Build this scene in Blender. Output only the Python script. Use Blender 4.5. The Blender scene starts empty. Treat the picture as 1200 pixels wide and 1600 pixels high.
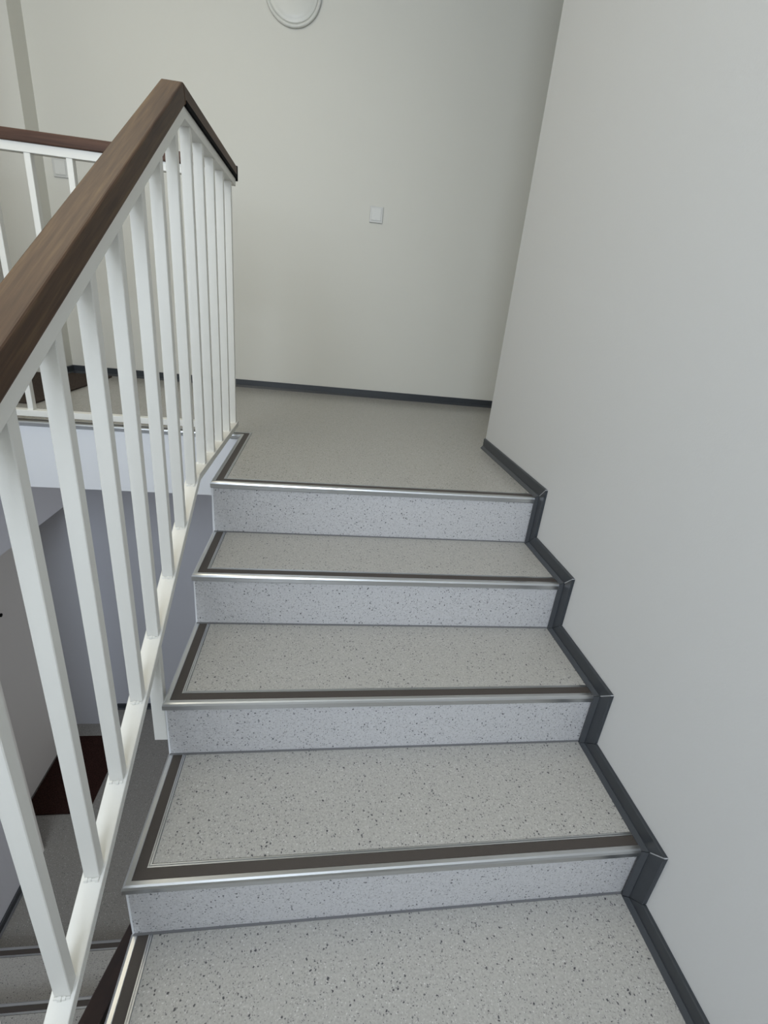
import bpy, bmesh, math
from mathutils import Vector, Matrix

# ---------------------------------------------------------------- camera, world, light, exposure
SC = bpy.context.scene
COL = SC.collection
cam_d = bpy.data.cameras.new('camera')
cam = bpy.data.objects.new('camera', cam_d)
COL.objects.link(cam)
YAW, PIT, ROL = 0.1523, -0.3909, 0.1026
fw = Vector((math.sin(YAW) * math.cos(PIT), math.cos(YAW) * math.cos(PIT), math.sin(PIT)))
rt0 = Vector((math.cos(YAW), -math.sin(YAW), 0.0))
up0 = rt0.cross(fw)
rt = math.cos(ROL) * rt0 + math.sin(ROL) * up0
up = -math.sin(ROL) * rt0 + math.cos(ROL) * up0
M = Matrix((rt, up, -fw)).transposed().to_4x4()
M.translation = Vector((-0.7578, -1.4817, 0.5412))
cam.matrix_world = M
cam_d.sensor_fit = 'HORIZONTAL'
cam_d.sensor_width = 36.0
cam_d.lens = 36.0 * 760.67 / 1200.0
cam_d.clip_start = 0.02
SC.camera = cam

SC.view_settings.view_transform = 'Standard'
SC.view_settings.look = 'None'
SC.view_settings.gamma = 1.0
SC.view_settings.use_curve_mapping = False
SC.view_settings.exposure = -0.05

world = bpy.data.worlds.new('sky')
SC.world = world
world.use_nodes = True
wn = world.node_tree
bg = wn.nodes['Background']
sky = wn.nodes.new('ShaderNodeTexSky')
sky.sky_type = 'HOSEK_WILKIE'
sky.turbidity = 4.0
sky.sun_direction = Vector((0.3, 0.6, 0.75)).normalized()
wn.links.new(sky.outputs['Color'], bg.inputs['Color'])
bg.inputs['Strength'].default_value = 0.5


def area(name, loc, target, sx, sy, power, color):
    d = bpy.data.lights.new(name, 'AREA')
    d.shape = 'RECTANGLE'
    d.size, d.size_y = sx, sy
    d.energy = power
    d.color = color
    o = bpy.data.objects.new(name, d)
    COL.objects.link(o)
    o.location = loc
    o.rotation_euler = (Vector(target) - Vector(loc)).to_track_quat('-Z', 'Y').to_euler()
    return o


# daylight through the stair window behind the camera, and through the rooflight over the landing
area('window_daylight', (-1.45, -3.16, 1.50), (-1.45, 0.0, 1.0), 1.5, 1.6, 74.0, (0.79, 0.88, 1.0))
area('rooflight_daylight', (-1.75, -0.2, 2.46), (-1.75, -0.2, 0.0), 0.9, 1.7, 21.0, (1.0, 0.93, 0.74))
# added fill light to brighten the storey below
area('lower_storey_fill', (1.16, 1.15, -1.55), (-2.3, 1.15, -1.75), 1.0, 1.7, 20.0, (0.98, 0.98, 1.0))

# ---------------------------------------------------------------- helpers


def mat(name, color, rough=0.5, metal=0.0, spec=0.5):
    m = bpy.data.materials.new(name)
    m.use_nodes = True
    b = m.node_tree.nodes['Principled BSDF']
    b.inputs['Base Color'].default_value = (*color, 1)
    b.inputs['Roughness'].default_value = rough
    b.inputs['Metallic'].default_value = metal
    b.inputs['Specular IOR Level'].default_value = spec
    return m


def add_bump(m, scale, strength, dist=0.002, detail=3.0, stretch=None):
    n = m.node_tree.nodes
    l = m.node_tree.links
    tc = n.new('ShaderNodeTexCoord')
    no = n.new('ShaderNodeTexNoise')
    no.inputs['Scale'].default_value = scale
    no.inputs['Detail'].default_value = detail
    src = tc.outputs['Object']
    if stretch:
        mp = n.new('ShaderNodeMapping')
        mp.inputs['Scale'].default_value = stretch
        l.new(src, mp.inputs['Vector'])
        src = mp.outputs['Vector']
    l.new(src, no.inputs['Vector'])
    bp = n.new('ShaderNodeBump')
    bp.inputs['Strength'].default_value = strength
    bp.inputs['Distance'].default_value = dist
    l.new(no.outputs['Fac'], bp.inputs['Height'])
    l.new(bp.outputs['Normal'], n['Principled BSDF'].inputs['Normal'])
    return tc, no


def mottle(m, c1, c2, scale, detail=4.0, lo=0.35, hi=0.65, stretch=None):
    """a soft colour variation between c1 and c2"""
    n = m.node_tree.nodes
    l = m.node_tree.links
    tc = n.new('ShaderNodeTexCoord')
    mp = n.new('ShaderNodeMapping')
    mp.inputs['Scale'].default_value = stretch or (1, 1, 1)
    l.new(tc.outputs['Object'], mp.inputs['Vector'])
    no = n.new('ShaderNodeTexNoise')
    no.inputs['Scale'].default_value = scale
    no.inputs['Detail'].default_value = detail
    l.new(mp.outputs['Vector'], no.inputs['Vector'])
    r = n.new('ShaderNodeValToRGB')
    r.color_ramp.elements[0].position = lo
    r.color_ramp.elements[0].color = (*c1, 1)
    r.color_ramp.elements[1].position = hi
    r.color_ramp.elements[1].color = (*c2, 1)
    l.new(no.outputs['Fac'], r.inputs['Fac'])
    l.new(r.outputs['Color'], n['Principled BSDF'].inputs['Base Color'])
    return r


def speckled_vinyl(name, base, base2, rough):
    """pale sheet vinyl with fine light mottling and small dark chips"""
    m = mat(name, base, rough)
    n = m.node_tree.nodes
    l = m.node_tree.links
    tc = n.new('ShaderNodeTexCoord')
    co = tc.outputs['Object']
    no = n.new('ShaderNodeTexNoise')
    no.inputs['Scale'].default_value = 210.0
    no.inputs['Detail'].default_value = 3.0
    no.inputs['Roughness'].default_value = 0.7
    l.new(co, no.inputs['Vector'])
    r = n.new('ShaderNodeValToRGB')
    r.color_ramp.elements[0].position = 0.36
    r.color_ramp.elements[0].color = (*base2, 1)
    r.color_ramp.elements[1].position = 0.62
    r.color_ramp.elements[1].color = (*base, 1)
    l.new(no.outputs['Fac'], r.inputs['Fac'])
    prev = r.outputs['Color']
    for scale, thr, size, colr, seed in ((120.0, 0.20, 0.29, (0.05, 0.05, 0.058), 0.0),
                                         (190.0, 0.24, 0.32, (0.12, 0.12, 0.125), 3.7),
                                         (260.0, 0.30, 0.36, (0.21, 0.205, 0.20), 7.3),
                                         (260.0, 0.16, 0.40, (0.55, 0.545, 0.52), 11.9)):
        mp = n.new('ShaderNodeMapping')
        mp.inputs['Location'].default_value = (seed, seed * 0.7, seed * 1.3)
        l.new(co, mp.inputs['Vector'])
        wob = n.new('ShaderNodeTexNoise')
        wob.inputs['Scale'].default_value = 160.0
        l.new(mp.outputs['Vector'], wob.inputs['Vector'])
        wa = n.new('ShaderNodeVectorMath')
        wa.operation = 'MULTIPLY_ADD'
        wa.inputs[1].default_value = (0.007, 0.007, 0.007)
        l.new(wob.outputs['Color'], wa.inputs[0])
        l.new(mp.outputs['Vector'], wa.inputs[2])
        vo = n.new('ShaderNodeTexVoronoi')
        vo.inputs['Scale'].default_value = scale
        l.new(wa.outputs['Vector'], vo.inputs['Vector'])
        sep = n.new('ShaderNodeSeparateColor')
        l.new(vo.outputs['Color'], sep.inputs['Color'])
        pick = n.new('ShaderNodeMath')
        pick.operation = 'LESS_THAN'
        pick.inputs[1].default_value = thr
        l.new(sep.outputs['Red'], pick.inputs[0])
        near = n.new('ShaderNodeMapRange')
        near.inputs['From Min'].default_value = size
        near.inputs['From Max'].default_value = size * 0.6
        l.new(vo.outputs['Distance'], near.inputs['Value'])
        mul = n.new('ShaderNodeMath')
        mul.operation = 'MULTIPLY'
        l.new(pick.outputs[0], mul.inputs[0])
        l.new(near.outputs['Result'], mul.inputs[1])
        mx = n.new('ShaderNodeMix')
        mx.data_type = 'RGBA'
        l.new(mul.outputs[0], mx.inputs['Factor'])
        l.new(prev, mx.inputs['A'])
        mx.inputs['B'].default_value = (*colr, 1)
        prev = mx.outputs['Result']
    l.new(prev, n['Principled BSDF'].inputs['Base Color'])
    bp = n.new('ShaderNodeBump')
    bp.inputs['Strength'].default_value = 0.12
    bp.inputs['Distance'].default_value = 0.001
    l.new(no.outputs['Fac'], bp.inputs['Height'])
    l.new(bp.outputs['Normal'], n['Principled BSDF'].inputs['Normal'])
    return m


WALL = mat('white_wall_paint', (0.675, 0.665, 0.61), 0.62)
add_bump(WALL, 130.0, 0.10, 0.002, 3.0)
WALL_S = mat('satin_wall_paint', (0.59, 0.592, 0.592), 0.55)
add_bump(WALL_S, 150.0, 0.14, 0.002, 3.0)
LOWWALL = mat('blue_lit_lower_wall', (0.56, 0.57, 0.61), 0.6)  # bluish window light on the lower walls is put into their colour
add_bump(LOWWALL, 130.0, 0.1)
CEIL = mat('ceiling_paint', (0.74, 0.74, 0.72), 0.8)
FASCIA = mat('fascia_paint', (0.74, 0.75, 0.77), 0.5)
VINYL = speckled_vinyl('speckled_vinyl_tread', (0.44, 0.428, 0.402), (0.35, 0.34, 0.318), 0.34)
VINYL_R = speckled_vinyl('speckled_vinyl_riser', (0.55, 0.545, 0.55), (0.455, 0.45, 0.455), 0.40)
VINYL_F = speckled_vinyl('speckled_vinyl_landing', (0.40, 0.388, 0.36), (0.345, 0.334, 0.31), 0.24)
STEEL = mat("white_painted_steel", (0.73, 0.72, 0.675), 0.42)
add_bump(STEEL, 60.0, 0.05)


def wood(name, c1, c2, c3, run, tilt=0.0):
    """stained timber with streaks along its run ('x' or 'y', tilted about x), darker and paler worn patches"""
    m = mat(name, c2, 0.52, 0.0, 0.22)
    n = m.node_tree.nodes
    l = m.node_tree.links
    tc = n.new('ShaderNodeTexCoord')
    mr = n.new('ShaderNodeMapping')
    mr.inputs['Rotation'].default_value = (-tilt, 0, 0)
    l.new(tc.outputs['Object'], mr.inputs['Vector'])
    ms = n.new('ShaderNodeMapping')
    ms.inputs['Scale'].default_value = (0.05, 1, 1) if run == 'x' else (1, 0.05, 1)
    l.new(mr.outputs['Vector'], ms.inputs['Vector'])
    a = n.new('ShaderNodeTexNoise')
    a.inputs['Scale'].default_value = 190.0
    a.inputs['Detail'].default_value = 5.0
    l.new(ms.outputs['Vector'], a.inputs['Vector'])
    b = n.new('ShaderNodeTexNoise')
    b.inputs['Scale'].default_value = 38.0
    b.inputs['Detail'].default_value = 3.0
    l.new(ms.outputs['Vector'], b.inputs['Vector'])
    ad = n.new('ShaderNodeMath')
    ad.operation = 'MULTIPLY_ADD'
    ad.inputs[1].default_value = 0.45
    l.new(a.outputs['Fac'], ad.inputs[0])
    mu = n.new('ShaderNodeMath')
    mu.operation = 'MULTIPLY'
    mu.inputs[1].default_value = 0.55
    l.new(b.outputs['Fac'], mu.inputs[0])
    l.new(mu.outputs[0], ad.inputs[2])
    r = n.new('ShaderNodeValToRGB')
    e = r.color_ramp.elements
    e[0].position, e[0].color = 0.34, (*c1, 1)
    e[1].position, e[1].color = 0.66, (*c3, 1)
    k = e.new(0.5)
    k.color = (*c2, 1)
    l.new(ad.outputs[0], r.inputs['Fac'])
    l.new(r.outputs['Color'], n['Principled BSDF'].inputs['Base Color'])
    bp = n.new('ShaderNodeBump')
    bp.inputs['Strength'].default_value = 0.25
    bp.inputs['Distance'].default_value = 0.001
    l.new(a.outputs['Fac'], bp.inputs['Height'])
    l.new(bp.outputs['Normal'], n['Principled BSDF'].inputs['Normal'])
    return m


WOODC = ((0.046, 0.027, 0.019), (0.078, 0.046, 0.028), (0.132, 0.083, 0.044))
WOOD_S = wood('brown_stained_wood_slope', *WOODC, 'y', math.atan(0.597))
WOOD_Y = wood('brown_stained_wood_level', *WOODC, 'y')
WOOD_X = wood('brown_stained_wood_across', (0.050, 0.027, 0.020), (0.080, 0.042, 0.029), (0.110, 0.060, 0.040), 'x')
ALU = mat('brushed_aluminium', (0.62, 0.63, 0.64), 0.30, 1.0)
add_bump(ALU, 40.0, 0.08, 0.001, 2.0, (0.05, 1, 1))
INSERT = mat('brown_rubber_insert', (0.058, 0.048, 0.042), 0.55)
add_bump(INSERT, 400.0, 0.1)
SKIRT = mat('anthracite_vinyl_skirting', (0.034, 0.039, 0.046), 0.42)
SKIRT_L = mat('anthracite_vinyl_foot', (0.045, 0.05, 0.058), 0.36)
WELD = mat('pale_joint_line', (0.42, 0.43, 0.45), 0.5)
SEAL = mat('grey_sealant', (0.16, 0.16, 0.165), 0.6)
BLACK = mat('black_rubber', (0.006, 0.006, 0.007), 0.9, 0.0, 0.08)
MATM = mat('dark_brown_mat_pile', (0.03, 0.014, 0.011), 0.95, 0, 0.1)
mottle(MATM, (0.018, 0.008, 0.007), (0.042, 0.019, 0.015), 160.0)
add_bump(MATM, 300.0, 0.8, 0.004)
MATU = mat('brown_mat_pile', (0.055, 0.035, 0.027), 0.95, 0, 0.1)
mottle(MATU, (0.045, 0.034, 0.029), (0.078, 0.060, 0.050), 160.0)
add_bump(MATU, 300.0, 0.8, 0.004)
PLASTIC = mat('white_plastic', (0.69, 0.69, 0.66), 0.4)
PLASTIC_F = mat('off_white_plastic_frame', (0.60, 0.60, 0.58), 0.4)
OPAL = mat('opal_lamp_cover', (0.655, 0.655, 0.61), 0.35)
DOORM = mat('grey_door_paint', (0.56, 0.545, 0.52), 0.45)
CONC = mat('painted_concrete', (0.58, 0.58, 0.58), 0.7)
GLASS = mat('window_glass', (1, 1, 1), 0.0)
GLASS.node_tree.nodes['Principled BSDF'].inputs['Transmission Weight'].default_value = 1.0


def link(name, verts, faces, m, parent=None, bevel=0.0, segs=2, smooth=False):
    me = bpy.data.meshes.new(name)
    me.from_pydata([tuple(v) for v in verts], [], faces)
    bm = bmesh.new()
    bm.from_mesh(me)
    bmesh.ops.recalc_face_normals(bm, faces=bm.faces)
    bm.to_mesh(me)
    bm.free()
    me.materials.append(m)
    o = bpy.data.objects.new(name, me)
    COL.objects.link(o)
    if parent is not None:
        o.parent = parent
    if bevel > 0:
        b = o.modifiers.new('bevel', 'BEVEL')
        b.width = bevel
        b.segments = segs
        b.limit_method = 'ANGLE'
    if smooth:
        for p in me.polygons:
            p.use_smooth = True
    return o


def prism_geo(base, top):
    n = len(base)
    f = [tuple(range(n)), tuple(range(n, 2 * n))]
    f += [(i, (i + 1) % n, n + (i + 1) % n, n + i) for i in range(n)]
    return list(base) + list(top), f


def prism(name, base, top, m, parent=None, **k):
    return link(name, *prism_geo(base, top), m, parent, **k)


def box(name, x0, x1, y0, y1, z0, z1, m, parent=None, **k):
    return prism(name, [(x0, y0, z0), (x1, y0, z0), (x1, y1, z0), (x0, y1, z0)],
                 [(x0, y0, z1), (x1, y0, z1), (x1, y1, z1), (x0, y1, z1)], m, parent, **k)


def struct(o):
    o['kind'] = 'structure'
    return o


def shell(name, boxes, m, extra=None):
    """several plain wall blocks of one wall as a single mesh"""
    V, F = [], []
    for (x0, x1, y0, y1, z0, z1) in boxes:
        v, f = prism_geo([(x0, y0, z0), (x1, y0, z0), (x1, y1, z0), (x0, y1, z0)],
                         [(x0, y0, z1), (x1, y0, z1), (x1, y1, z1), (x0, y1, z1)])
        k = len(V)
        V += v
        F += [tuple(i + k for i in q) for q in f]
    return struct(link(name, V, F, m))


def empty(name, loc, label, cat, group=None):
    o = bpy.data.objects.new(name, None)
    o.empty_display_size = 0.1
    COL.objects.link(o)
    o.location = loc
    o['label'] = label
    o['category'] = cat
    if group:
        o['group'] = group
    return o


def under(root, o):
    """parent a mesh built in world coordinates under a placed empty"""
    o.parent = root
    o.matrix_parent_inverse = Matrix.Translation(root.location).inverted()
    return o


def sweep(name, prof, P, Q, mp, mq, m, parent=None, z=0.0, **k):
    """profile of (inset, height) pairs from corner P to corner Q; the inset runs along mp / mq at each end"""
    a = [(P[0] + d * mp[0], P[1] + d * mp[1], z + h) for d, h in prof]
    b = [(Q[0] + d * mq[0], Q[1] + d * mq[1], z + h) for d, h in prof]
    return prism(name, a, b, m, parent, **k)


# nosing profiles: outer aluminium lip, brown insert, inner double ridge
LIP = [(-0.0015, -0.020), (-0.0042, -0.017), (-0.0045, -0.005), (-0.0025, -0.0005), (0.001, 0.0014), (0.0085, 0.0014), (0.0095, 0.0004), (0.0095, -0.003), (0.0005, -0.003), (0.0005, -0.020)]
RUB = [(0.0097, -0.003), (0.0097, 0.0006), (0.0307, 0.0006), (0.0307, -0.003)]
RIDGE = [(0.031, -0.003), (0.031, 0.0014), (0.0335, 0.0014), (0.0338, -0.0008), (0.0352, -0.0008), (0.0355, 0.0012), (0.038, 0.0012), (0.0384, -0.003)]
INSET = 0.0395


def nosing_run(P, Q, mp, mq, z, parent, both=None):
    sweep('nosing_lip', LIP, P, Q, mp, mq, ALU, parent, z)
    sweep('nosing_insert', RUB, P, Q, mp, mq, INSERT, parent, z)
    sweep('nosing_ridge', RIDGE, P, Q, mp, mq, ALU, parent, z)


# ---------------------------------------------------------------- main dimensions
WL = -1.080            # free left edge of the upper flight
XS = -0.0165           # where the treads meet the skirting foot
XN = -2.29             # left wall face
YE = 0.596             # landing edge over the stairwell
YC = 0.631             # corner of the right wall
LOW = -2.64            # floor of the storey below
HALF = -1.32           # half landing
YB = 1.764             # back wall at x = 0 (the upper one runs slightly askew)
SKEW = -0.0441
YFAR = -3.25           # outer wall with the window
TOP = 2.50


def yback(x):
    return YB + SKEW * x


# ---------------------------------------------------------------- structure
# right wall (full height), its end at the landing
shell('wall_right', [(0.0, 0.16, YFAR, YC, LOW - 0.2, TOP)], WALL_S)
shell('wall_outer', [(-2.7, -2.2, YFAR - 0.25, YFAR, LOW - 0.2, TOP), (-0.7, 0.16, YFAR - 0.25, YFAR, LOW - 0.2, TOP),
                     (-2.2, -0.7, YFAR - 0.25, YFAR, LOW - 0.2, 0.65), (-2.2, -0.7, YFAR - 0.25, YFAR, 2.35, TOP)], WALL)
# upper back wall: skewed slab above the landing level
xa, xb = -2.75, 1.35
struct(prism('wall_back', [(xa, yback(xa), -0.02), (xb, yback(xb), -0.02), (xb, 2.15, -0.02), (xa, 2.15, -0.02)],
             [(xa, yback(xa), TOP), (xb, yback(xb), TOP), (xb, 2.15, TOP), (xa, 2.15, TOP)], WALL))
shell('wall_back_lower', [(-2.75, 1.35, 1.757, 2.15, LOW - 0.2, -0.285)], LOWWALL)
# left wall: plain to the corner, then a door niche with a lintel, then a short pier at the back
shell('wall_left', [(XN - 0.4, XN, YFAR, 0.625, -0.02, TOP), (XN - 0.4, XN, 1.725, 1.95, -0.02, TOP),
                    (XN - 0.4, XN, 0.625, 1.725, 1.90, TOP), (XN - 0.4, XN - 0.23, 0.625, 1.725, -0.02, 1.90)], WALL)
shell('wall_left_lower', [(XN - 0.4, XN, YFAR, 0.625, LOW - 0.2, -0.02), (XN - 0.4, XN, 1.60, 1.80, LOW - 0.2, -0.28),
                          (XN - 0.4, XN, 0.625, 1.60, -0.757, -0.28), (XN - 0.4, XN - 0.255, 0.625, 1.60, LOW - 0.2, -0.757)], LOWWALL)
shell('wall_lobby_right', [(1.2, 1.35, YC - 0.2, 1.95, LOW, TOP), (0.16, 1.35, YC - 0.15, YC, LOW, TOP)], WALL)
shell('ceiling', [(-2.7, -2.20, YFAR, 2.1, TOP, TOP + 0.1), (-1.30, 1.35, YFAR, 2.1, TOP, TOP + 0.1),
                  (-2.20, -1.30, YFAR, -1.25, TOP, TOP + 0.1), (-2.20, -1.30, 0.65, 2.1, TOP, TOP + 0.1)], CEIL)

# landing slab
v, f = prism_geo([(XN - 0.35, YE, -0.003), (WL, YE, -0.003), (WL, 0.0075, -0.003), (0.0, 0.0075, -0.003), (0.0, YC - 0.001, -0.003), (1.2, YC - 0.001, -0.003), (1.2, 1.95, -0.003), (XN - 0.35, 1.95, -0.003)],
                 [(XN - 0.35, YE, -0.279), (WL, YE, -0.279), (WL, 0.0075, -0.279), (0.0, 0.0075, -0.279), (0.0, YC - 0.001, -0.279), (1.2, YC - 0.001, -0.279), (1.2, 1.95, -0.279), (XN - 0.35, 1.95, -0.279)])
floor = struct(link('floor', v, f, CONC))
floor['label'] = 'upper landing floor of pale speckled vinyl'
y0 = YE + INSET
prism('floor_covering', [(XN - 0.23, y0, -0.003), (WL + INSET, y0, -0.003), (WL + INSET, INSET, -0.003), (-0.0, INSET, -0.003), (0.0, YC, -0.003), (1.2, YC, -0.003), (1.2, 1.9, -0.003), (XN - 0.23, 1.9, -0.003)],
      [(XN - 0.23, y0, 0), (WL + INSET, y0, 0), (WL + INSET, INSET, 0), (-0.0, INSET, 0), (0.0, YC, 0), (1.2, YC, 0), (1.2, 1.9, 0), (XN - 0.23, 1.9, 0)], VINYL_F, floor)
nosing_run((XS, 0.002), (WL, 0.0), (0, 1), (1, 1), 0.0, floor)
nosing_run((WL, 0.0), (WL, YE), (1, 1), (1, 1), 0.0, floor)
nosing_run((WL, YE), (XN, YE), (1, 1), (0, 1), 0.0, floor)
box('fascia', XN, WL, YE - 0.004, YE, -0.279, -0.02, FASCIA, floor)
box('fascia', WL - 0.004, WL, 0.008, YE - 0.004, -0.279, -0.02, FASCIA, floor)

# lower floor and half landing
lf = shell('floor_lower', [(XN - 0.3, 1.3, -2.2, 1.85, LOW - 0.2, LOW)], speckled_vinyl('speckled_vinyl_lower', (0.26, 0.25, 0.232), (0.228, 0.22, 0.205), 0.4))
hl = shell('floor_half_landing', [(XN, 0.0, YFAR, -2.02, HALF - 0.2, HALF)], VINYL)

# ---------------------------------------------------------------- upper flight
stair = empty('staircase', (-0.54, -0.9, HALF), 'upper flight of speckled grey steps with brown and metal nosings beside the white wall', 'stairs', None)
YL = [0.000, -0.273, -0.578, -0.869, -1.157, -1.444, -1.732, -2.019]
YR = [0.002, -0.277, -0.567, -0.856, -1.143, -1.431, -1.719, -2.019]
ZS = [0.0, -0.172, -0.334, -0.496, -0.652, -0.819, -0.986, -1.153, HALF]


def poly_prism(name, xy, z0, z1, m, parent, **k):
    return prism(name, [(x, y, z0) for x, y in xy], [(x, y, z1) for x, y in xy], m, parent, **k)


for i in range(8):
    z, zb = ZS[i], ZS[i + 1]
    yl, yr = YL[i], YR[i]
    if i == 0:
        s = poly_prism('step', [(WL, yl + 0.006), (-0.002, yr + 0.0055), (-0.002, 0.0073), (WL, 0.0073)], zb - 0.1, z - 0.004, CONC, None)
    else:
        s = poly_prism('step', [(WL, yl + 0.006), (-0.002, yr + 0.006), (-0.002, YR[i - 1] + 0.005), (WL, YL[i - 1] + 0.005)],
                       zb - (0.1 if i < 7 else 0.0), z - 0.003, CONC, None)
    under(stair, s)
    if i:
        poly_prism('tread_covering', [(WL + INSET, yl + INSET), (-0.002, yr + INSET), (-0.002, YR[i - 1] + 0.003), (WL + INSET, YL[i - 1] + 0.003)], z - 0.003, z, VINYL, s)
        nosing_run((XS, yr), (WL, yl), (0, 1), (1, 1), z, s)
        nosing_run((WL, yl), (WL, YL[i - 1] + 0.004), (1, 1), (1, 0), z, s)
        poly_prism('tread_joint', [(WL + 0.001, YL[i - 1] - 0.001), (XS, YR[i - 1] - 0.001), (XS, YR[i - 1] + 0.003), (WL + 0.001, YL[i - 1] + 0.003)], z, z + 0.003, SEAL, s)
    # riser covering with a pale finishing strip on its free edge
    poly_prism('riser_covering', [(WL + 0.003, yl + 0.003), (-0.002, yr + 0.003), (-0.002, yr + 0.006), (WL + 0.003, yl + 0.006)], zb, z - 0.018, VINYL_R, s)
    poly_prism('edge_strip', [(WL - 0.001, yl + 0.0025), (WL + 0.003, yl + 0.0025), (WL + 0.003, yl + 0.0065), (WL - 0.001, yl + 0.0065)], zb, z - 0.018, FASCIA, s)
# sloping waist under the steps
w = prism('waist_slab', [(WL, 0.0, -0.275), (-0.002, 0.0, -0.275), (-0.002, -2.019, HALF - 0.06), (WL, -2.019, HALF - 0.06)],
          [(WL, 0.0, -0.38), (-0.002, 0.0, -0.38), (-0.002, -2.019, HALF - 0.2), (WL, -2.019, HALF - 0.2)], CONC)
under(stair, w)

# ---------------------------------------------------------------- lower flight (rises towards the half landing)
XLR = -1.245           # its free right edge
low = empty('staircase', (-1.77, -0.9, LOW), 'lower flight of dim grey steps seen down through the white balusters', 'stairs', None)
for k in range(8):
    z = LOW + 0.165 * (k + 1)
    yn = 0.055 - 0.287 * k
    yback_ = 0.055 - 0.287 * (k + 1) if k < 7 else -2.02
    s = box('step', XN + 0.002, XLR, yback_, yn - 0.006, max(LOW, z - 0.28), z - 0.003, CONC)
    under(low, s)
    if k < 7:
        box('tread_covering', XN + 0.002, XLR - INSET, yback_, yn - INSET, z - 0.003, z, VINYL, s)
        nosing_run((XN + 0.002, yn), (XLR, yn), (0, -1), (-1, -1), z, s)
        nosing_run((XLR, yn), (XLR, yback_ - 0.004), (-1, -1), (-1, 0), z, s)
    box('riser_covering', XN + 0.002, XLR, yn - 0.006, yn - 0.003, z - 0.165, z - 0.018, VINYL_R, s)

# ---------------------------------------------------------------- skirtings


def skirt_path(pts, x, nrm, name_root, off_h=0.046, th=0.0085, foot=0.0175, foot_h=0.012, gap=0.0008):
    """mitred skirting on a wall x = const along a (y, z) polyline; nrm = direction of the room"""
    root = struct(bpy.data.objects.new(name_root, None))
    COL.objects.link(root)
    n = len(pts)
    dirs = [((pts[i + 1][0] - pts[i][0]), (pts[i + 1][1] - pts[i][1])) for i in range(n - 1)]
    dirs = [(a / math.hypot(a, b), b / math.hypot(a, b)) for a, b in dirs]
    nor = [(b, -a) for a, b in dirs]           # travelling towards -y: up and towards the camera

    def miter(i):
        if i == 0:
            return nor[0]
        if i == n - 1:
            return nor[-1]
        a, b = nor[i - 1], nor[i]
        k = 1.0 / (1.0 + a[0] * b[0] + a[1] * b[1])
        return ((a[0] + b[0]) * k, (a[1] + b[1]) * k)
    for i in range(n - 1):
        m0, m1 = miter(i), miter(i + 1)
        d = dirs[i]

        def pt(k, h, end):
            p = pts[i] if end == 0 else pts[i + 1]
            mm = m0 if end == 0 else m1
            g = gap if end == 0 else -gap
            return (x + nrm * k, p[0] + mm[0] * h + d[0] * g, p[1] + mm[1] * h + d[1] * g)
        prof = [(0.0, foot_h * 0.5), (th, foot_h * 0.5), (th, off_h - 0.002), (th - 0.002, off_h), (0.0, off_h)]
        a = [pt(k, h, 0) for k, h in prof]
        b = [pt(k, h, 1) for k, h in prof]
        piece = prism('skirting_strip', a, b, SKIRT, root)
        prof2 = [(0.0, -0.001), (foot, -0.001), (foot, 0.003), (th + 0.0015, foot_h), (0.0, foot_h)]
        prism('skirting_foot', [pt(k, h, 0) for k, h in prof2], [pt(k, h, 1) for k, h in prof2], SKIRT_L, piece)
        # pale welded joint at the projecting corner
        if i < n - 2 and i % 2 == 0:
            p, mm = pts[i + 1], m1
            e = 0.0010
            t = (mm[1], -mm[0])
            ln = math.hypot(*mm)
            t = (t[0] / ln * e, t[1] / ln * e)
            q = [(p[0] + mm[0] * h + s * t[0], p[1] + mm[1] * h + s * t[1]) for h, s in ((0.013, -1), (0.013, 1), (off_h, 1), (off_h, -1))]
            prism('welded_joint', [(x + nrm * 0.001, a_, b_) for a_, b_ in q], [(x + nrm * (th + 0.0004), a_, b_) for a_, b_ in q], WELD, root)
    return root


pts = [(YC, 0.0), (YR[0] - 0.003, 0.0)]
for i in range(8):
    zb = ZS[i + 1]
    yn = YR[i] - 0.003
    pts.append((yn, zb))
    if i < 7:
        pts.append((YR[i + 1] - 0.003, zb))
pts.append((-3.2, HALF))
skirt_path(pts, 0.0, -1.0, 'baseboard_right')


def straight_skirt(name, P, Q, nrm, z, m=SKIRT, h=0.046):
    root = struct(bpy.data.objects.new(name, None))
    COL.objects.link(root)
    prof = [(0.0, 0.006), (0.0085, 0.006), (0.0085, h - 0.002), (0.0065, h), (0.0, h)]
    pc = sweep('skirting_strip', prof, P, Q, nrm, nrm, m, root, z)
    prof2 = [(0.0, 0.0), (0.0175, 0.0), (0.0175, 0.003), (0.010, 0.012), (0.0, 0.012)]
    sweep('skirting_foot', prof2, P, Q, nrm, nrm, SKIRT_L if m is SKIRT else m, pc, z)
    return root


straight_skirt('baseboard_back', (XN, yback(XN)), (1.2, yback(1.2)), (0, -1), 0.0)
straight_skirt('baseboard_pier', (XN, yback(XN)), (XN, 1.728), (1, 0), 0.0)
straight_skirt('baseboard_corner', (0.0, YC), (0.16, YC), (0, 1), 0.0)
straight_skirt('baseboard_back_lower', (-2.27, 1.757), (1.2, 1.757), (0, -1), LOW, h=0.05)
straight_skirt('baseboard_left_lower', (XN, 0.04), (XN, 0.61), (1, 0), LOW, h=0.05)

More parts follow.
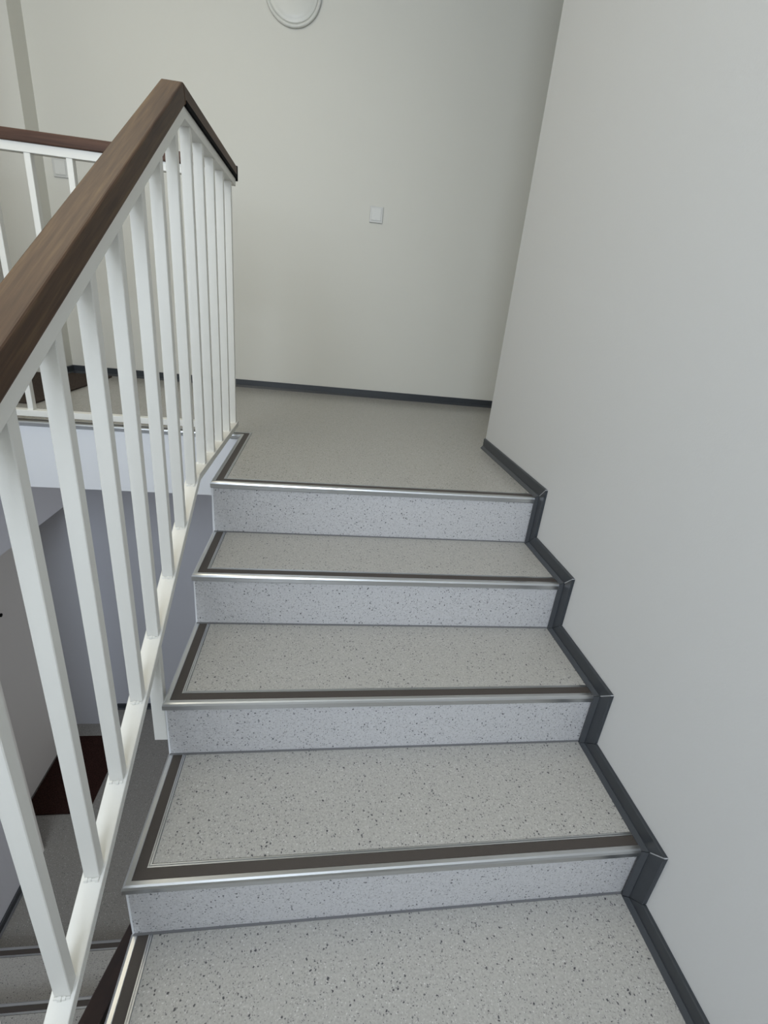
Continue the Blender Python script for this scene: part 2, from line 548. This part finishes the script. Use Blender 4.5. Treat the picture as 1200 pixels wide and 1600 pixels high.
# corner casings of the door niches, and the doors in them
struct(box('trim_1', XN, XN + 0.012, 0.555, 0.632, LOW + 0.0, -0.72, STEEL, bevel=0.003))
d1 = struct(box('door_1', XN - 0.256, XN - 0.235, 0.66, 1.575, LOW + 0.004, -0.79, DOORM, bevel=0.002))
box('door_frame', XN - 0.256, XN - 0.225, 0.625, 0.66, LOW, -0.757, DOORM, d1)
box('door_frame', XN - 0.256, XN - 0.225, 1.575, 1.60, LOW, -0.757, DOORM, d1)
box('door_frame', XN - 0.256, XN - 0.225, 0.66, 1.575, -0.79, -0.757, DOORM, d1)


def cyl_geo(c, axis, r, l, n=20):
    ax = Vector(axis).normalized()
    u = ax.orthogonal().normalized()
    w_ = ax.cross(u)
    c = Vector(c)
    a = [c + r * (math.cos(2 * math.pi * i / n) * u + math.sin(2 * math.pi * i / n) * w_) for i in range(n)]
    return prism_geo([tuple(p) for p in a], [tuple(p + l * ax) for p in a])


def cyl(name, c, axis, r, l, m, parent=None, n=20, **k):
    return link(name, *cyl_geo(c, axis, r, l, n), m, parent, **k)


cyl('peephole', (XN - 0.236, 1.10, -1.285), (1, 0, 0), 0.011, 0.006, BLACK, d1)
d2 = struct(box('door_2', XN - 0.231, XN - 0.21, 0.66, 1.69, 0.004, 1.87, DOORM, bevel=0.002))
box('door_frame', XN - 0.231, XN - 0.20, 0.626, 0.66, 0, 1.90, DOORM, d2)
box('door_frame', XN - 0.231, XN - 0.20, 1.69, 1.724, 0, 1.90, DOORM, d2)

# window behind the camera
WX0, WX1, WZ0, WZ1 = -2.2, -0.7, 0.65, 2.35
win = struct(box('window_1', WX0, WX1, YFAR - 0.16, YFAR - 0.10, WZ0, WZ0 + 0.06, STEEL))
WM = (WX0 + WX1) / 2
for (a, b, c, d) in ((WX0, WX1, WZ1 - 0.06, WZ1), (WX0, WX0 + 0.06, WZ0 + 0.06, WZ1 - 0.06), (WX1 - 0.06, WX1, WZ0 + 0.06, WZ1 - 0.06), (WM - 0.03, WM + 0.03, WZ0 + 0.06, WZ1 - 0.06)):
    box('window_frame', a, b, YFAR - 0.16, YFAR - 0.10, c, d, STEEL, win)
box('pane', WX0 + 0.06, WM - 0.03, YFAR - 0.135, YFAR - 0.125, WZ0 + 0.06, WZ1 - 0.06, GLASS, win)
box('pane', WM + 0.03, WX1 - 0.06, YFAR - 0.135, YFAR - 0.125, WZ0 + 0.06, WZ1 - 0.06, GLASS, win)
# rooflight over the stairwell
RX0, RX1, RY0, RY1 = -2.20, -1.30, -1.25, 0.65
rl = struct(box('window_2', RX0, RX1, RY0, RY0 + 0.06, TOP + 0.02, TOP + 0.1, STEEL))
for (a, b, c, d) in ((RX0, RX1, RY1 - 0.06, RY1), (RX0, RX0 + 0.06, RY0 + 0.06, RY1 - 0.06), (RX1 - 0.06, RX1, RY0 + 0.06, RY1 - 0.06)):
    box('window_frame', a, b, c, d, TOP + 0.02, TOP + 0.1, STEEL, rl)
box('pane', RX0 + 0.06, RX1 - 0.06, RY0 + 0.06, RY1 - 0.06, TOP + 0.06, TOP + 0.07, GLASS, rl)

# ---------------------------------------------------------------- railings
SL = 0.597
ang = math.atan(SL)


def ribbon(name, x0, x1, path_t, path_b, m, parent, **k):
    """flat bar between an upper and a lower (y, z) polyline, from x0 to x1"""
    loop = path_t + path_b[::-1]
    return prism(name, [(x0, y, z) for y, z in loop], [(x1, y, z) for y, z in loop], m, parent, **k)


def off_path(P, h):
    """offset a (y, z) polyline downwards by h, perpendicular with mitres (vertical ends)"""
    n = len(P)
    nn = []
    for i in range(n - 1):
        a, b = P[i + 1][0] - P[i][0], P[i + 1][1] - P[i][1]
        l = math.hypot(a, b)
        nn.append((b / l, -a / l) if a > 0 else (-b / l, a / l))
    out = []
    for i in range(n):
        if 0 < i < n - 1:
            a, b = nn[i - 1], nn[i]
            k = 1 / (1 + a[0] * b[0] + a[1] * b[1])
            m = ((a[0] + b[0]) * k, (a[1] + b[1]) * k)
        else:
            a = nn[0] if i == 0 else nn[-1]
            m = (0.0, 1.0 / a[1])
        out.append((P[i][0] + m[0] * h, P[i][1] + m[1] * h))
    return out


def z_on(P, y):
    for (a, b), (c, d) in zip(P[:-1], P[1:]):
        if min(a, c) <= y <= max(a, c):
            return b + (d - b) * (y - a) / (c - a)
    return P[0][1] if abs(y - P[0][0]) < abs(y - P[-1][0]) else P[-1][1]


XR = -1.110
rail = empty('stair_railing', (XR, -0.75, -0.6), 'white baluster railing with brown wooden handrail along the upper flight of steps', 'railing', None)
PK, ZT = -0.072, 0.966
yn_ = -2.02
hand = [(yn_, ZT + SL * (yn_ - PK)), (PK, ZT), (0.655, ZT)]
hb = off_path(hand, 0.039)
# slope part and level part as two lengths of timber with a mitre between them
hr = ribbon('handrail', -1.1365, -1.0885, hand[:2], hb[:2], WOOD_S, None, bevel=0.004, segs=3)
under(rail, hr)
hr2 = ribbon('handrail', -1.1365, -1.0885, hand[1:], hb[1:], WOOD_Y, None, bevel=0.004, segs=3)
under(rail, hr2)
under(rail, box('spacer_strip', -1.1385, -1.0868, hb[1][0] + 0.004, 0.655, ZT - 0.0398, ZT - 0.0290, BLACK))
cap = box('end_cap', -1.138, -1.087, 0.655, 0.664, ZT - 0.045, ZT + 0.002, BLACK, bevel=0.002)
under(rail, cap)
st = off_path(hand, 0.0392)
st[-1] = (0.648, st[-1][1])
sb = off_path(hand, 0.0632)
sb[-1] = (0.648, sb[-1][1])
under(rail, ribbon('top_rail', -1.127, -1.093, st, sb, STEEL, None, bevel=0.0015))
SB = 0.566
bt = [(yn_, 0.055 + SB * (yn_ + 0.09)), (-0.09, 0.055), (0.606, 0.055)]
bb = off_path(bt, 0.021)
under(rail, ribbon('bottom_rail', -1.128, -1.092, bt, bb, STEEL, None, bevel=0.0015))
bar_y = [-1.032 - 0.1285 * k for k in (7, 6, 5, 4, 3, 2, 1)] + [-1.032, -0.905, -0.776, -0.648, -0.523, -0.388, -0.258, -0.127, 0.005, 0.135, 0.276, 0.424, 0.570]
for y in bar_y:
    y1 = y + 0.020
    t0, t1 = z_on(sb, y) + 0.003, z_on(sb, y1) + 0.003
    b0, b1 = z_on(bt, y), z_on(bt, y1)
    b = prism('baluster', [(XR - 0.0125, y, b0), (XR + 0.0125, y, b0), (XR + 0.0125, y1, b1), (XR - 0.0125, y1, b1)],
              [(XR - 0.0125, y, t0), (XR + 0.0125, y, t0), (XR + 0.0125, y1, t1), (XR - 0.0125, y1, t1)], STEEL, None, bevel=0.0012, segs=1)
    under(rail, b)
    # lumpy weld bead along the foot
    V, F = [], []
    for j in range(4):
        v, f = cyl_geo((XR - 0.012 + j * 0.006, y - 0.001, z_on(bt, y - 0.001) - 0.001), (1, 0, 0), 0.0048 - 0.0010 * ((j * 7 + int(y * 100)) % 3), 0.0058, 8)
        k = len(V)
        V += v
        F += [tuple(i + k for i in q) for q in f]
    link('weld_bead', V, F, STEEL, b, smooth=False)
# fixing post bolted to the side of the stair
for yp in (-0.535, -1.70):
    zt = z_on(bb, yp)
    p = box('support_post', XR - 0.016, XR + 0.014, yp, yp + 0.022, zt - 0.272, zt + 0.006, STEEL, None, bevel=0.001)
    under(rail, p)
    box('fixing_plate', XR + 0.012, WL - 0.0046, yp + 0.002, yp + 0.02, zt - 0.215, zt - 0.18, STEEL, p)
# railing along the landing edge, meeting the flight's railing at its end
YR2 = YE - 0.022
fr = empty('landing_railing', (-1.7, YR2, 0.0), 'white railing with brown handrail along the landing edge at far left', 'railing', None)
XA, XB_ = XN, -1.1392


def lbar(name, z0, z1, dy0, dy1, m, **k):
    o = box(name, XA, XB_, YR2 + dy0, YR2 + dy1, z0, z1, m, None, **k)
    return under(fr, o)


lbar('handrail', 0.932, 0.966, -0.0225, 0.0225, WOOD_X, bevel=0.004, segs=3)
lbar('top_rail', 0.905, 0.9318, -0.015, 0.015, STEEL, bevel=0.0015)
lbar('bottom_rail', 0.030, 0.054, -0.017, 0.017, STEEL, bevel=0.0015)
for k in range(9):
    x = -1.742 + 0.1285 * (k - 4)
    if x < XN + 0.02:
        continue
    b = box('baluster', x - 0.010, x + 0.010, YR2 - 0.0125, YR2 + 0.0125, 0.054, 0.906, STEEL, None, bevel=0.0012, segs=1)
    under(fr, b)
    cyl('weld_bead', (x - 0.010, YR2 - 0.0125, 0.0545), (1, 0, 0), 0.0035, 0.02, STEEL, b, 8)
# railing of the lower flight: only its handrail shows
XQ = -1.215
lr = empty('stair_railing', (XQ, -0.9, -1.6), 'dark brown handrail of the lower flight just beneath the left stair edge', 'railing', None)


def zlow(y, k):
    return -2.475 + 0.574 * (0.05 - y) + k


def lowpath(k, y0=-2.0, y1=0.03):
    return [(y0, zlow(y0, k)), (y1, zlow(y1, k))]


WOOD_D = mat('dark_brown_wood', (0.028, 0.016, 0.013), 0.45)
mottle(WOOD_D, (0.020, 0.011, 0.010), (0.038, 0.022, 0.017), 30.0, 6.0, 0.3, 0.7, (1, 0.06, 1))
under(lr, ribbon('handrail', XQ - 0.0245, XQ + 0.0245, lowpath(0.95), lowpath(0.905), WOOD_D, None, bevel=0.004, segs=3))
under(lr, ribbon('top_rail', XQ - 0.017, XQ + 0.017, lowpath(0.9048), lowpath(0.877), STEEL, None))
under(lr, ribbon('bottom_rail', XQ - 0.018, XQ + 0.018, lowpath(0.075), lowpath(0.05), STEEL, None))
for j in range(16):
    y = 0.0 - 0.1285 * j
    b = prism('baluster', [(XQ - 0.0125, y, zlow(y, 0.074)), (XQ + 0.0125, y, zlow(y, 0.074)), (XQ + 0.0125, y + 0.02, zlow(y + 0.02, 0.074)), (XQ - 0.0125, y + 0.02, zlow(y + 0.02, 0.074))],
              [(XQ - 0.0125, y, zlow(y, 0.879)), (XQ + 0.0125, y, zlow(y, 0.879)), (XQ + 0.0125, y + 0.02, zlow(y + 0.02, 0.879)), (XQ - 0.0125, y + 0.02, zlow(y + 0.02, 0.879))], STEEL, None)
    under(lr, b)
for yp in (-0.3, -1.6):
    under(lr, box('support_post', XQ - 0.014, XQ + 0.016, yp, yp + 0.022, zlow(yp, -0.30), zlow(yp, 0.056), STEEL))
    under(lr, box('fixing_plate', XLR + 0.0046, XQ - 0.012, yp + 0.002, yp + 0.02, zlow(yp, -0.14), zlow(yp, -0.10), STEEL))

# ---------------------------------------------------------------- small things
mx = [(XN - 0.198, 0.90), (-2.035, 0.90), (-2.035, 1.785), (XN + 0.022, 1.785), (XN + 0.022, 1.718), (XN - 0.198, 1.718)]
m1 = prism('doormat', [(x, y, 0.0) for x, y in mx], [(x, y, 0.010) for x, y in mx], MATU, None, bevel=0.003)
m1['label'] = 'brown doormat on the upper landing behind the landing railing'
m1['category'] = 'doormat'
m2 = box('doormat', XN - 0.225, -2.125, 0.855, 1.475, LOW, LOW + 0.010, MATM, None, bevel=0.003)
m2['label'] = 'dark maroon doormat on the lower floor, seen between the balusters'
m2['category'] = 'doormat'


def light_switch(x, z, wdt, hgt, label):
    y = yback(x)
    e = empty('light_switch', (x, y, z), label, 'switch', None)
    a = math.atan(-SKEW)
    e.rotation_euler = (0, 0, -a)
    w2, h2 = wdt / 2, hgt / 2
    box('wall_box', -w2, w2, -0.008, 0.0, -h2, h2, PLASTIC_F, e, bevel=0.003)
    rk = box('rocker', -w2 + 0.012, w2 - 0.012, -0.0115, -0.0075, -h2 + 0.012, h2 - 0.010, PLASTIC, e, bevel=0.0015)
    box('rocker_mark', -0.004, 0.004, -0.0119, -0.0113, -h2 + 0.018, -h2 + 0.0205, PLASTIC_F, rk)
    return e


light_switch(-0.481, 1.047, 0.078, 0.083, 'white square light switch alone at the middle of the back wall')
light_switch(-2.205, 1.085, 0.078, 0.088, 'white square light switch behind the landing railing at far left')

lx, lz = -0.978, 1.962
wl = empty('wall_lamp', (lx, yback(lx), lz), 'round white disc lamp high on the back wall, cut by the picture top', 'lamp', None)
wl.rotation_euler = (0, 0, math.atan(SKEW))


def disc(name, prof, m, parent, n=64):
    """lathe around the local y axis (pointing into the room at -y)"""
    V, F = [], []
    for r, d in prof:
        for i in range(n):
            t = 2 * math.pi * i / n
            V.append((r * math.cos(t), -d, r * math.sin(t)))
    for j in range(len(prof) - 1):
        for i in range(n):
            F.append((j * n + i, j * n + (i + 1) % n, (j + 1) * n + (i + 1) % n, (j + 1) * n + i))
    F.append(tuple(range(n)))
    F.append(tuple(range((len(prof) - 1) * n, len(prof) * n)))
    return link(name, V, F, m, parent, smooth=True)


disc('rim', [(0.138, 0.0), (0.142, 0.004), (0.143, 0.009), (0.140, 0.014), (0.133, 0.016), (0.128, 0.014), (0.126, 0.009)], OPAL, wl)
disc('lamp_cover', [(0.1255, 0.004), (0.1250, 0.012), (0.121, 0.015), (0.112, 0.013), (0.108, 0.015), (0.09, 0.0175), (0.05, 0.019), (0.001, 0.0195)], OPAL, wl)
